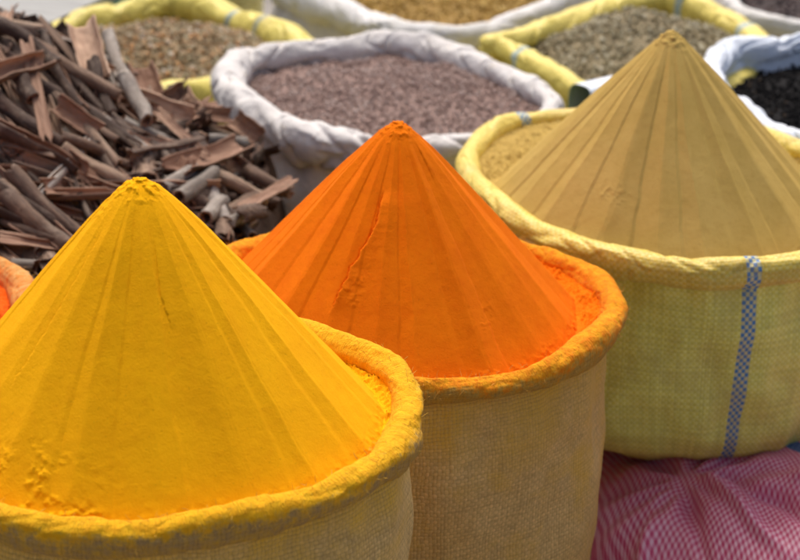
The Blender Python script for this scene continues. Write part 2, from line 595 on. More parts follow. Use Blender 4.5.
    aa = np.concatenate([aa - 2 * PI, aa, aa + 2 * PI]); rl = np.tile(rl, 3); rz = np.tile(rz, 3)
    Rl = np.interp(TH, aa, rl); Rz = np.interp(TH, aa, rz)
    x = x + (c * (Rl * .985 - Rb) - lean) * a
    y = y + (sn_ * (Rl * .985 - Rb) - leany) * a
    gap = np.clip((Rl - Rb) / .06, 0, 1)
    roughn = fbm(x * 45, y * 45, seed, 4)
    z = z + (a > 0) * ((Rz + .004 - z0) * a ** 1.6 + .005 * roughn * np.sin(np.clip(a * 1.3, 0, 1) * PI) * (.4 + gap) + .006 * np.abs(fbm(x * 85, y * 85, 1.0, 3)) * ss(0, .2, a))
    P = np.stack([x, y, z], -1)
    U = np.concatenate([th, [2 * PI]])[:, None] + 0 * s[None, :]
    Vv = np.zeros((nth + 1, 1)) + s[None, :]
    me = grid_mesh(name, P, U, Vv, True, False, [mat])
    ob = mesh_obj(name, me, None, (apex[0], apex[1], z0))
    tag(ob, label, cat)
    return ob


# ------------------------------------------------------------------ seeds
def ico():
    import bmesh
    bm = bmesh.new()
    bmesh.ops.create_icosphere(bm, subdivisions=1, radius=1)
    V = np.array([v.co[:] for v in bm.verts]); Fc = np.array([[v.index for v in f.verts] for f in bm.faces])
    bm.free()
    return V, Fc


IV, IF = ico()


def rotm(n):
    q = rng.normal(size=(n, 4)); q /= np.linalg.norm(q, axis=1)[:, None]
    w, x, y, z = q.T
    return np.stack([np.stack([1 - 2 * (y * y + z * z), 2 * (x * y - z * w), 2 * (x * z + y * w)], -1),
                     np.stack([2 * (x * y + z * w), 1 - 2 * (x * x + z * z), 2 * (y * z - x * w)], -1),
                     np.stack([2 * (x * z - y * w), 2 * (y * z + x * w), 1 - 2 * (x * x + y * y)], -1)], -2)


def blobs(pos, size, elong, layers=2, jit=.4):
    n = len(pos)
    sc = np.stack([size * elong, size, size * .8], -1)
    v = IV[None] * (1 + .22 * rng.normal(size=(n, len(IV), 1)) * jit)
    v = v * sc[:, None, :]
    v = np.einsum('nij,nkj->nki', rotm(n), v) + pos[:, None, :]
    f = IF[None] + (np.arange(n) * len(IV))[:, None, None]
    return v.reshape(-1, 3), f.reshape(-1, 3)


def build_seeds(label, cat, sack, mat, seed, size, drop, mound, peak=(0, 0), elong=1.6, dens=1.0, power=1.5, name='spice_heap', lump=.012):
    ctr = sack['ctr'][:2]; C = sack['C']
    area = PI * (sack['rad'].mean() * .95) ** 2
    n = int(dens * 2.1 * area / (size * size * elong * 3.0))
    a = rng.random(n) * 2 * PI
    rho = np.sqrt(rng.random(n))
    ang = np.arctan2(sack['dirv'][:, 1], sack['dirv'][:, 0]) % (2 * PI)
    o = np.argsort(ang)
    ag = np.concatenate([ang[o] - 2 * PI, ang[o], ang[o] + 2 * PI]); rd = np.tile(sack['rad'][o], 3); rz = np.tile(C[:, 2][o], 3)

    def surf(x, y):
        dx, dy = x - ctr[0], y - ctr[1]
        A = np.arctan2(dy, dx) % (2 * PI); R = np.hypot(dx, dy)
        rim = np.interp(A, ag, rd); zr = np.interp(A, ag, rz)
        q = np.clip(np.hypot(dx - peak[0], dy - peak[1]) / sack['rad'].mean(), 0, 1.4)
        zb = zr * np.clip(R / rim, 0, 1) + sack['ctr'][2] * (1 - np.clip(R / rim, 0, 1))
        return zb - drop + mound * (1 - q ** power) + lump * fbm(x * 9 + seed, y * 9, 0., 3)
    Rr = np.interp(a, ag, rd) * .955
    x = ctr[0] + np.cos(a) * Rr * rho; y = ctr[1] + np.sin(a) * Rr * rho
    z = surf(x, y) + size * .9 * (rng.random(n) - .55)
    sz = size * .5 * (.7 + .6 * rng.random(n))
    V, Fc = blobs(np.stack([x, y, z], -1), sz, elong * (.7 + .6 * rng.random(n)))
    tint = rng.random(n)
    tint = np.clip(tint + .22 * pn(x * 16, y * 16, seed), 0, 1)
    # base surface under the grains
    g = 90
    rh = np.linspace(0, 1, 40); tg = np.arange(g) / g * 2 * PI
    TG, RH = np.meshgrid(tg, rh, indexing='ij')
    RR = np.interp(TG, ag, rd) * .97
    bx = ctr[0] + np.cos(TG) * RR * RH; by = ctr[1] + np.sin(TG) * RR * RH
    bz = surf(bx, by) - size * .45
    BV = np.stack([bx, by, bz], -1).reshape(-1, 3)
    I, J = np.meshgrid(np.arange(g), np.arange(39), indexing='ij'); I2 = (I + 1) % g
    q = np.stack([I * 40 + J, I2 * 40 + J, I2 * 40 + J + 1, I * 40 + J + 1], -1).reshape(-1, 4)[:, ::-1]
    tri = np.concatenate([q[:, [0, 1, 2]], q[:, [0, 2, 3]]])
    nb = len(BV)
    V = np.concatenate([BV, V]); Fc = np.concatenate([tri, Fc + nb])
    tt = np.concatenate([np.full(nb, .1), np.repeat(tint, len(IV))])
    col = np.stack([tt, tt, tt, np.ones_like(tt)], -1)
    me = raw_mesh(name, V, Fc, None, [mat], None, True, col)
    ob = mesh_obj(name, me, None, (ctr[0], ctr[1], sack['ctr'][2] - drop))
    tag(ob, label, cat, None, 'stuff')
    return ob


# ================================================================== THE PLACE
# ground
t = NT('paving')
o = t.coord()
gc = t.mix(t.ramp(t.noise(o, 3, 6, .65), [(.35, 0.0), (.7, 1.0)]), (.22, .205, .185), (.34, .32, .29))
gc = t.mix(t.ramp(t.noise(o, 60, 4, .7), [(.5, 0.0), (.7, .5)]), gc, (.06, .055, .05))
paving = t.fin(gc, t.bump(t.noise(o, 90, 5, .7), .006, .6), .9)
gn = 60
gx = np.linspace(-1, 1, gn); gx = np.sign(gx) * np.abs(gx) ** 3 * 150
GX, GY = np.meshgrid(gx, gx + 4, indexing='ij')
GP = np.stack([GX, GY, .0 * GX], -1)
Ug = np.zeros((gn + 1, gn + 1)); 
gm = grid_mesh('ground', GP, Ug, Ug, False, False, [paving])
tag(mesh_obj('ground', gm), kind='structure')

# ---- powders and cloth
YEL = mat_powder('turmeric_powder', (.86, .395, .003), (.90, .435, .0035), (.80, .335, .0025))
ORA = mat_powder('orange_powder', (.74, .152, .0015), (.79, .180, .002), (.66, .115, .0012))
RED = mat_powder('red_orange_powder', (.72, .10, .008), (.78, .14, .01), (.6, .07, .005))
BEI = mat_powder('beige_powder', (.45, .312, .085), (.50, .35, .105), (.38, .25, .065))

b_yel = mat_burlap('burlap_yellow_dusted', (.70, .45, .15), (.82, .56, .22), (.78, .45, .03), .60, .80, .45)
b_ora = mat_burlap('burlap_tan', (.80, .48, .15), (.90, .60, .24), (.74, .42, .05), .46, .70, .75)
r_yel = mat_powdered_rim('rim_turmeric', (.84, .46, .010), (.78, .37, .006), (.42, .26, .09), .40)
r_ora = mat_powdered_rim('rim_orange', (.82, .36, .008), (.78, .22, .004), (.52, .30, .06), .40)
r_red = mat_powdered_rim('rim_tan_red', (.62, .36, .12), (.68, .24, .04), (.50, .35, .17), .60)

# ---- yellow sack
cy = W(150, 412, .75)
rimY = rim_circle(cy[0], cy[1], .75, .275, 3.1, .03, .010, dents=[(58, -.10, 26)])
sY = build_sack('burlap sack dusted with yellow powder around the tall yellow cone, frontmost on the left', rimY, 0.0, .0175, b_yel, r_yel, 3.1,
                prof=[(0, .97), (.05, .975), (.12, 1.0), (.4, 1.0), (.8, .96), (.95, .93), (1, .85)], wrinkle=.009, roll_noise=.30, pinch=.12, group='spice sacks')
build_cone('bright yellow powder shaped into a tall cone with a crumbled tip', 'spice', (cy[0], cy[1], 1.012), .742, .250, sY, YEL, 21, nf=32, tip=.085, convex=.0, leany=-.008, amp=.0048, saw=.18, reg=.4,
           crumb=[(4.25, .90, .28, .08), (4.6, .97, .5, .03), (5.2, .99, .6, .02)],
           crack=[([(5.05, .22), (5.0, .36), (5.06, .5)], .0007), ([(4.0, .2), (3.95, .45), (3.9, .7)], .0010)])

# ---- orange sack
co = W(398, 303, .66)
rimO = rim_circle(co[0], co[1], .66, .281, 8.3, .03, .010, dents=[(48, -.10, 26)])
sO = build_sack('tan burlap sack with orange dusted rim around the vivid orange cone', rimO, 0.0, .0175, b_ora, r_ora, 8.3,
                prof=[(0, .97), (.05, .965), (.12, .985), (.4, .97), (.8, .93), (.95, .91), (1, .83)], wrinkle=.009, roll_noise=.30, pinch=.12, group='spice sacks')
build_cone('vivid orange powder shaped into a cone with a long crack down its face', 'spice', (co[0], co[1], .906), .652, .246, sO, ORA, 5, nf=34, tip=.07, convex=.0, lean=-.013, leany=-.020, amp=.0054, saw=.18, reg=.5,
           crack=[([(4.52, .30), (4.50, .42), (4.36, .58), (4.30, .75)], .0042), ([(5.6, .12), (5.5, .3)], .0008)],
           crumb=[(5.9, 1.0, .25, .04)])

# ---- red-orange sack at the left edge
cr = W(-196, 318, .66)
rimR = rim_circle(cr[0], cr[1], .66, .281, 15.2, .03, .010)
sR = build_sack('tan burlap sack with reddish orange powder cut by the left edge of the photo', rimR, 0.0, .0185, b_ora, r_red, 15.2, roll_noise=.3, pinch=.12, group='spice sacks')
build_cone('reddish orange powder heap glimpsed at the left edge', 'spice', (cr[0], cr[1], .85), .645, .235, sR, RED, 9, nf=24, nth=500, ns=160)

# ---- beige cone in the yellow plastic sack
rimB = rim_px([(468, 165), (478, 146, .9), (495, 132), (520, 124), (560, 120), (640, 116), (720, 122), (790, 150, 1), (860, 172), (905, 200), (890, 235), (850, 258, 1), (800, 266, 1),
               (750, 271, 1), (700, 273, 1), (640, 265, 1), (590, 253, 1), (553, 240, 1.05), (515, 220, 1.1), (480, 190, 1)], .66)
uS = u_at(rimB, 749)
uS2 = u_at(rimB, 522, 'back')
polyB_body = mat_poly('olive_yellow_woven_plastic', (.84, .78, .13), (.93, .89, .27), [uS + .004], dirt=(.46, .33, .10), dirt_amt=.45, freq=205)
polyB_rim = mat_poly('yellow_woven_plastic', (.76, .57, .075), (.80, .66, .17), [uS, uS2], dirt=(.62, .40, .12), dirt_amt=.6, freq=205)
sB = build_sack('squat yellow woven plastic sack with blue checked stripe holding the beige cone', rimB, .325, .020, polyB_body, polyB_rim, 5.7,
                prof=[(0, .965), (.08, .955), (.3, .985), (.6, .995), (.82, .96), (.94, .88), (1, .70)], wrinkle=.013, roll_noise=.22, group='yellow woven plastic sacks', folds=9)
ap = W(672, 30, .912)
build_cone('sandy beige powder shaped into a tall ribbed cone with a pointed top', 'spice', (ap[0], ap[1], .912), .640, .264, sB, BEI, 33, nf=38, amp=.0074, convex=.02, saw=.2, reg=.65, tip=.03, lean=-.012, leany=-.012)

# ---- pink checked sack underneath
def mat_pink():
    t = NT('pink_checked_plastic')
    uv = t.coord('UV')
    nz = t.n('ShaderNodeTexNoise', {'Vector': uv, 'Scale': 18.0, 'Detail': 2})
    off = t.n('ShaderNodeVectorMath', {0: nz.outputs['Color'], 'Scale': .006}, operation='SCALE').outputs[0]
    x = t.xyz(t.n('ShaderNodeVectorMath', {0: uv, 1: off}, operation='ADD').outputs[0])
    fq = 165.0
    u = t.math('FRACT', t.math('MULTIPLY', x[0], fq)); v = t.math('FRACT', t.math('MULTIPLY', x[1], fq))
    a = t.math('LESS_THAN', u, .5); b = t.math('LESS_THAN', v, .5)
    both = t.math('MULTIPLY', a, b); one = t.math('MAXIMUM', a, b)
    c = t.mix(one, (.84, .52, .60), (.72, .24, .35))
    c = t.mix(both, c, (.60, .05, .15))
    big = t.noise(uv, 7, 4, .6)
    c = t.mix(t.ramp(big, [(.4, 0.0), (.7, .35)]), c, (.55, .12, .20))
    ob = t.xyz(t.coord())
    qa, qb = W(776, 437, .36), W(806, 463, .35)
    ln = math.hypot(qb[0] - qa[0], qb[1] - qa[1]); ux, uy = (qb[0] - qa[0]) / ln, (qb[1] - qa[1]) / ln
    d = t.math('ABSOLUTE', t.math('SUBTRACT', t.math('MULTIPLY', ob[0], -uy), t.math('SUBTRACT', -uy * (qa[0] - .72) + ux * (qa[1] - 3.02), t.math('MULTIPLY', ob[1], ux))))
    ins = t.math('LESS_THAN', d, .012)
    ch = t.math('MODULO', t.math('ADD', t.math('FLOOR', t.math('MULTIPLY', x[0], 190)), t.math('FLOOR', t.math('MULTIPLY', x[1], 190))), 2.0)
    c = t.mix(ins, c, t.mix(ch, (.04, .09, .26), (.12, .18, .36)))
    h = t.math('MULTIPLY', t.math('ABSOLUTE', t.math('SINE', t.math('MULTIPLY', x[0], fq * PI))), t.math('ABSOLUTE', t.math('SINE', t.math('MULTIPLY', x[1], fq * PI))))
    bm_ = t.bump(h, .0006, .5)
    bm_ = t.bump(t.noise(uv, 24, 4, .55), .008, .5, bm_)
    t.b.inputs['Specular IOR Level'].default_value = .45
    return t.fin(c, bm_, .42)


nu, nv_ = 420, 260
uu = np.arange(nu) / nu * 2 * PI; vv = np.linspace(-PI / 2 + .001, PI / 2 - .001, nv_)
UU, VV = np.meshgrid(uu, vv, indexing='ij')
sgp = lambda a, e: np.sign(a) * np.abs(a) ** e
pcx, pcy, pcz = .72, 3.04, .182
px_ = sgp(np.cos(VV), .7) * sgp(np.cos(UU), .75) * .47
py_ = sgp(np.cos(VV), .7) * sgp(np.sin(UU), .75) * .46
pz_ = sgp(np.sin(VV), .85) * .182
X, Y = px_ + pcx, py_ + pcy
dd = .026 * fbm(X * 3.2, Y * 3.2, pz_ * 3, 2) + .014 * (.4 - np.abs(pn(X * 7 + 3, Y * 7 + 1, pz_ * 6))) + .006 * pn(X * 20, Y * 14, 2.)
# gathered pleats running out from under the sack above
fx, fy = .405, 2.86
ang = np.arctan2(Y - fy, X - fx); dist = np.hypot(X - fx, Y - fy)
pl = np.exp(-(dist / .16) ** 2) * ss(.015, .05, dist)
dd = dd + .007 * pl * np.sin(ang * 9 + 2.0 * pn(X * 6, Y * 6, 0.)) 
for (lx, ly, dx_, dy_, wdt, am) in ((.44, 2.83, .45, -.89, .009, .026), (.47, 2.83, .62, -.78, .009, -.018), (.56, 2.80, .8, -.6, .013, .022), (.36, 2.80, -.3, -.95, .013, .018), (.62, 2.78, .93, -.36, .016, .020), (.40, 2.84, .1, -1, .008, -.014)):
    q = (X - lx) * -dy_ + (Y - ly) * dx_ + .012 * pn(X * 14, Y * 14, lx * 9)
    al = (X - lx) * dx_ + (Y - ly) * dy_
    dd = dd + am * np.exp(-(q / wdt) ** 2) * ss(-.06, .03, al) * (1 - ss(.05, .2, al)) 
nx, ny, nz_ = px_ / .47 ** 2, py_ / .46 ** 2, pz_ / .182 ** 2
nl = np.sqrt(nx ** 2 + ny ** 2 + nz_ ** 2)
P = np.stack([X + dd * nx / nl, Y + dd * ny / nl, np.maximum(pz_ + pcz + dd * nz_ / nl, .002)], -1)
Q = np.stack([X, Y, pz_], -1)
seg = np.linalg.norm(np.diff(Q, axis=1), axis=2)
arc = np.concatenate([np.zeros((nu, 1)), np.cumsum(seg[:, ::-1], axis=1)], 1)[:, ::-1]
Vp = Y * .86 - pz_ * .80
Uq = X * .96 + Vp * .22 + .016 * pn(X * 5, Y * 5, 7.); Vq = Vp * .96 - X * .22 + .016 * pn(X * 5 + 9, Y * 5, 3.)
Uq = np.vstack([Uq, Uq[:1]]); Vq = np.vstack([Vq, Vq[:1]])
P = P
me = grid_mesh('sack', P, Uq, Vq, True, False, [mat_pink()])
pk = mesh_obj('sack', me, None, (pcx, pcy, 0))
pk.location = (pcx, pcy, 0)
tag(pk, 'pink and white checked plastic sack lying creased beneath the squat yellow sack', 'sack')

# ---- white sack of mauve grains
white1 = mat_cloth('grubby_white_cloth', (.58, .565, .55), (.70, .69, .68), (.55, .42, .22), .35)
white2 = mat_cloth('grey_white_cloth', (.60, .57, .53), (.70, .68, .64), (.42, .33, .2), .35)
white3 = mat_cloth('blue_white_plastic_cloth', (.66, .74, .84), (.78, .84, .92), (.45, .62, .72), .3)
rimM = rim_px([(229, 88, .95), (243, 66, .85), (290, 56, .8), (345, 52, .8), (385, 47, .85), (430, 53, .85), (480, 70, .75), (530, 90, .7), (553, 108, .7), (530, 132, .7), (480, 147, .75), (420, 152, .9),
               (360, 150, 1.0), (305, 139, 1.05), (255, 114, 1.1)], .60)
sM = build_sack('wide grubby white cloth sack brimming with mauve grains', rimM, 0.0, .032, white2, white1, 11.4, wrinkle=.016, roll_noise=.36, group='white cloth sacks', pinch=.45,
                prof=[(0, .96), (.05, .98), (.2, 1.06), (.5, 1.07), (.8, 1.0), (.95, .93), (1, .85)])
build_seeds('dusty mauve grains filling the wide white sack', 'spice', sM, mat_seed('mauve_grain', [(0, (.22, .145, .125)), (.4, (.34, .245, .21)), (.75, (.46, .35, .31)), (1, (.62, .53, .48))]), 4, .0045, .020, .035, (.03, .06), 1.35)

# ---- mixed seeds, top left
polyL = mat_poly('lemon_woven_plastic_left', (.74, .62, .09), (.82, .72, .20), [], dirt=(.5, .38, .08), dirt_amt=.5, freq=210)
rimL = rim_px([(44, 46, .9), (66, 31, .9), (100, 22), (140, 13, 1.1), (172, 6, 1.1), (205, 12, 1.2), (243, 25, 1.15), (280, 40, 1.1), (318, 58, 1), (335, 78, .9), (300, 92, .9), (250, 88, .9), (220, 90, 1),
               (188, 98, 1.05), (150, 104, 1), (105, 100), (62, 75)], .50)
uL = [u_at(rimL, 238, 'back'), u_at(rimL, 266, 'back')]
uL2 = [u_at(rimL, 208), u_at(rimL, 196), u_at(rimL, 168)]
polyL = mat_poly('lemon_woven_plastic_left', (.74, .62, .09), (.82, .72, .20), uL, sw=.017, dirt=(.5, .38, .08), dirt_amt=.5, freq=210, blue=(.16, .27, .27), pale=(.36, .42, .36))
polyLb = mat_poly('olive_woven_plastic_left', (.60, .50, .06), (.70, .60, .14), [], dirt=(.4, .3, .06), dirt_amt=.5, freq=210)
sL = build_sack('lemon yellow woven sack full of mixed tan seeds behind the bark heap', rimL, 0.0, .031, polyLb, polyL, 2.2, wrinkle=.014, roll_noise=.3, group='yellow woven plastic sacks')
build_seeds('coarse mixed tan, orange and grey green seeds in the lemon sack behind the bark', 'spice', sL, mat_seed('mixed_seed', [(0, (.22, .15, .08)), (.3, (.36, .26, .14)), (.55, (.38, .36, .24)), (.75, (.58, .47, .32)), (.9, (.62, .30, .09)), (1, (.70, .66, .56))]), 8, .0085, .030, .075, (-.05, .03), 1.3, dens=1.7)

# ---- green-grey seeds, top right
rimG = rim_px([(490, 47, .95), (512, 42, .9), (550, 32, 1.3), (590, 18, 1.2), (632, 5, 1.1), (668, 2, 1.2), (702, 12, 1.35), (735, 29, 1.25), (762, 50, 1), (752, 74, .9), (705, 96, .9), (645, 104, .9), (596, 97, .85),
               (565, 82, .85), (530, 62, .9), (502, 48, .95)], .55)
uG = [u_at(rimG, 690, 'back'), u_at(rimG, 747, 'back'), u_at(rimG, 524)]
polyG = mat_poly('lemon_woven_plastic_right', (.78, .64, .10), (.86, .74, .22), uG, sw=.022, dirt=(.5, .38, .08), dirt_amt=.4, freq=210, blue=(.24, .36, .36), pale=(.46, .54, .46))
sG = build_sack('lemon yellow woven sack of grey green seeds behind the beige cone', rimG, 0.0, .026, polyLb, polyG, 6.6, wrinkle=.014, roll_noise=.26, group='yellow woven plastic sacks')
build_seeds('heap of grey green seeds peeking out behind the beige cone', 'spice', sG, mat_seed('green_grey_seed', [(0, (.20, .16, .09)), (.35, (.33, .28, .17)), (.7, (.47, .43, .29)), (1, (.66, .62, .48))]), 14, .0072, .040, .095, (.01, .09), 1.3, power=1.1)

# ---- black seeds, right
rimK = rim_px([(712, 74, 1), (728, 54, 1.1), (762, 50, 1.1), (800, 44, 1), (850, 42), (900, 55), (935, 85), (920, 122), (870, 142), (830, 148, 1), (796, 142, .95), (770, 132, .9), (740, 114), (718, 94)], .60)
sK = build_sack('bluish white plastic cloth sack of black seeds at the right edge', rimK, 0.0, .024, white3, white3, 9.9, wrinkle=.014, roll_noise=.3, group='white cloth sacks', pinch=.5)
build_seeds('glossy black seeds in the bluish white sack at the right edge', 'spice', sK, mat_seed('black_seed', [(0, (.003, .003, .004)), (.6, (.006, .006, .007)), (.97, (.012, .011, .012)), (1, (.07, .05, .035))], .8), 17, .0060, .040, .02, (0, 0), 1.6)

# ---- ochre grains, top centre
rimC = rim_px([(282, -12, 1), (312, 0, 1.1), (345, 14, 1.2), (380, 29, 1), (415, 37, .9), (455, 38, .85), (492, 31, .8), (525, 18, .8), (552, 6, .85), (578, -12, .9), (560, -32), (500, -46), (420, -50), (340, -42), (294, -28)], .50)
white4 = mat_cloth('cream_white_cloth', (.66, .66, .64), (.78, .78, .78), (.6, .5, .25), .35)
sC = build_sack('cream white cloth sack of ochre grains at the top centre', rimC, 0.0, .030, white2, white4, 7.1, wrinkle=.02, roll_noise=.25, group='white cloth sacks',
                prof=[(0, .96), (.05, .98), (.2, 1.08), (.5, 1.10), (.8, 1.0), (.95, .93), (1, .85)])
build_seeds('ochre yellow grains in the cream sack at the top centre', 'spice', sC, mat_seed('ochre_grain', [(0, (.22, .13, .03)), (.4, (.48, .31, .08)), (.8, (.62, .43, .13)), (1, (.75, .58, .25))]), 19, .0070, .022, .02, (0, 0), 1.4)

# ---- dark grains, top right corner
cd = W(836, 4, .50)
rimD = rim_circle(cd[0], cd[1], .50, .235, 12.2, .03, .006)
sD = build_sack('pale cloth sack of dark grey brown grains in the top right corner', rimD, 0.0, .018, white2, white4, 12.2, group='white cloth sacks', roll_noise=.25, wrinkle=.012)
build_seeds('dark grey brown grains in the top right corner', 'spice', sD, mat_seed('dark_grain', [(0, (.05, .04, .04)), (.5, (.13, .10, .10)), (.96, (.20, .15, .14)), (1, (.5, .42, .32))]), 23, .0075, .016, .03, (0, 0), 1.5)

# ---- pale yellow sacks far behind, top left
for i, (q, zz, r, lab, pm) in enumerate([((150, -22), .45, .27, 'pale yellow woven sack cut by the top edge behind the mixed seeds', None)]):
    cc = W(q[0], q[1], zz)
    rr_ = rim_circle(cc[0], cc[1], zz, r, 4.4 + i, .04, .02)
    pm = mat_poly('pale_yellow_woven_plastic', (.66, .62, .22), (.78, .74, .38), [u_at(rr_, 88)], sw=.02, dirt=(.5, .42, .15), dirt_amt=.3, freq=210, blue=(.3, .42, .40), pale=(.5, .6, .5))
    s_ = build_sack(lab, rr_, 0.0, .022, pm, pm, 4.4 + i, group='yellow woven plastic sacks', wrinkle=.016)
    build_seeds('brown seeds in the pale yellow sack beyond the top edge', 'spice', s_, mat_seed('brown_seed', [(0, (.08, .05, .03)), (.6, (.24, .15, .09)), (1, (.4, .28, .18))]), 29, .0095, .02, .03)


# ---- grey board with a green edge, top left
def box(name, sx, sy, sz, mat, parent=None, bev=.003, loc=(0, 0, 0)):
    import bmesh
    bm = bmesh.new()
    bmesh.ops.create_cube(bm, size=1)
    bmesh.ops.scale(bm, vec=(sx, sy, sz), verts=bm.verts)
    bmesh.ops.bevel(bm, geom=bm.edges[:], offset=bev, segments=3, affect='EDGES', profile=.6)
    me = bpy.data.meshes.new(name); bm.to_mesh(me); bm.free()
    me.materials.append(mat)
    for p in me.polygons: p.use_smooth = False
    ob = bpy.data.objects.new(name, me); ob.location = loc
    return link(ob, parent)


t = NT('worn_grey_board'); o = t.coord()
boardm = t.fin(t.mix(t.ramp(t.noise(t.mapping(o, (3, 18, 1)), 2, 5, .7), [(.4, 0.0), (.65, 1.0)]), (.24, .25, .245), (.34, .35, .34)), t.bump(t.noise(o, 40, 4, .6), .002, .5), .5)
t = NT('green_edge'); greenm = t.fin((.03, .16, .11), None, .5)
t = NT('dark_wood'); o = t.coord(); woodm = t.fin(t.mix(t.noise(t.mapping(o, (6, 60, 6)), 1, 4, .6), (.05, .03, .02), (.13, .09, .06)), None, .7)
bc = W(-8, 6, .52)
tb = empty('display_board', (bc[0], bc[1], 0)); tb.rotation_euler = (0, 0, math.radians(-22))
tag(tb, 'worn grey board with a green edge in the top left corner', 'table')
box('board_top', .42, .46, .022, boardm, tb, .003, (0, 0, .52))
box('edge_band', .44, .48, .03, greenm, tb, .004, (0, 0, .493))
for sx in (-1, 1):
    for sy in (-1, 1):
        box('leg', .04, .04, .476, woodm, tb, .004, (sx * .18, sy * .19, .24))
pc = W(66, 6, .50)
po = box('wooden_post', .045, .045, .56, woodm, None, .004, (pc[0] + .01, pc[1] + .12, .28))
tag(po, 'short dark wooden post between the grey board and a pale yellow sack', 'post')

# ---- scoop on the rims behind the beige cone
t = NT('white_enamel'); o = t.coord()
enam = t.fin(t.mix(t.ramp(t.noise(o, 30, 3, .6), [(.4, 0.0), (.7, 1.0)]), (.62, .70, .80), (.78, .84, .90)), None, .45)
t = NT('dull_green_metal'); o = t.coord()
grn = t.fin(t.mix(t.ramp(t.noise(o, 22, 3, .6), [(.4, 0.0), (.7, 1.0)]), (.20, .27, .17), (.36, .41, .35)), None, .5)
sp = W(579, 103, .585)
sc_ = empty('scoop', (sp[0], sp[1], sp[2]))
tag(sc_, 'small white scoop with dull green inside, resting beside the left slope of beige cone', 'scoop')
na, nb = 40, 16
A_, B_ = np.meshgrid(np.linspace(0, 1, nb), np.arange(na) / na * 2 * PI, indexing='ij')


def tube(r0, back):
    rx = r0 * (1 - .10 * A_); 
    X = rx * sgp(np.cos(B_), .55); Z = rx * .85 * sgp(np.sin(B_), .55)
    Yv = A_ * back
    return np.stack([X, Yv + .010 * (Z / r0) * (1 - A_), Z], -1)


P1 = tube(.037, .085); P2 = tube(.0345, .083)[::-1]
Pb = P1[-1:].copy(); Pb = np.concatenate([P1[-1:] * np.array([.5, 1, .5]), P1[-1:] * np.array([.02, 1, .02])])
Uz = np.zeros((200, 200))
m1 = grid_mesh('shell', np.concatenate([P1, Pb], 0), Uz, Uz, False, True, [enam])
m2 = grid_mesh('lining', np.concatenate([np.concatenate([P2[:1] * np.array([.02, 1, .02]), P2[:1] * np.array([.5, 1, .5])]), P2, P1[:1]], 0), Uz, Uz, False, True, [grn])
s1_ = mesh_obj('shell', m1, sc_); s2_ = mesh_obj('lining', m2, sc_)
sc_.rotation_euler = (math.radians(6), math.radians(-6), math.radians(-62))

# ------------------------------------------------------------------ cinnamon bark
bark_out = mat_bark('bark_outer', [(.12, (.040, .022, .015)), (.36, (.080, .052, .040)), (.60, (.185, .118, .080)), (.85, (.40, .29, .205))], (.32, .25, .19), .45)
bark_in = mat_bark('bark_inner', [(.12, (.13, .055, .028)), (.36, (.24, .135, .088)), (.60, (.38, .24, .165)), (.85, (.58, .41, .29))], (.16, .075, .04), .4)
bark_grey = mat_bark('bark_grey', [(.1, (.16, .14, .12)), (.5, (.25, .215, .185)), (.9, (.42, .38, .34))], (.48, .45, .40), .6)


def bark_mesh(L, r, a0, a1, thick, seed, scroll=0.0, bend=.0, jag=.12, taper=.0, outer=None):
    pass
    nl, na = 30, 26
    u = np.linspace(0, 1, nl); a = np.linspace(0, 1, na)
    ph = math.radians(a0) + a * math.radians(a1 - a0)
    Ug, Ag = np.meshgrid(u, a, indexing='ij')
    Ph = math.radians(a0) + (Ag + .10 * pn(Ug * 2.5 + seed, seed * 1.7, Ag * 1.0)) * math.radians(a1 - a0)
    rad = r * (1 - scroll * Ag) * (1 + .16 * pn(Ug * 3 + seed, Ag * 2, seed * .3) + .07 * pn(Ug * 9, Ag * 5, seed)) * (1 - taper * Ug)
    j0 = jag * L * (pn(a * 3.2 + seed * 1.1, 0.3, seed) + .35 * pn(a * 11 + seed, .7, 0.)) ; j1 = jag * L * (pn(a * 3.2 + 50 + seed, 0.9, seed) + .35 * pn(a * 11 + 3, seed, 0.))
    X = L * (Ug - .5) + j0[None, :] * (1 - Ug) + j1[None, :] * Ug
    w1 = bend * L * (np.sin(PI * Ug) - .5); w2 = .04 * L * pn(Ug * 1.6 + seed, 5., seed)

    def lay(off):
        rr = rad + off
        return np.stack([X, rr * np.cos(Ph) + w2, rr * np.sin(Ph) + w1], -1)
    th = thick * (1 + .3 * pn(Ug * 6, Ag * 4, seed))
    O, I_ = lay(th / 2), lay(-th / 2)
    ring = np.concatenate([O, I_[:, ::-1]], 1)
    ctr = ring.reshape(-1, 3).mean(0); ring = ring - ctr
    n2 = 2 * na
    Im, J = np.meshgrid(np.arange(nl - 1), np.arange(n2), indexing='ij'); J2 = (J + 1) % n2
    q = np.stack([Im * n2 + J, Im * n2 + J2, (Im + 1) * n2 + J2, (Im + 1) * n2 + J], -1).reshape(-1, 4)
    mi = np.where(np.arange(n2) < na - 1, 0, 1)[None, :].repeat(nl - 1, 0).ravel()
    caps = []
    for e in (0, nl - 1):
        for k in range(na - 1):
            f = [e * n2 + k, e * n2 + k + 1, e * n2 + (n2 - 2 - k), e * n2 + (n2 - 1 - k)]
            caps.append(f if e == nl - 1 else f[::-1])
    q = np.concatenate([q, np.array(caps)])
    mi = np.concatenate([mi, np.ones(len(caps), int)])
    me = raw_mesh('cinnamon_bark', ring.reshape(-1, 3), q, None, [outer or bark_out, bark_in], mi, True)
    return me


# footprint height of the heap (metres)
def pile_h(x, y):
    d = np.hypot(x + .80, (y - 3.55) * .95)
    h = .575 + .275 * np.clip(1 - d / .62, 0, 1)
    return h + .012 * pn(np.asarray(x) * 6, np.asarray(y) * 6, 4.)


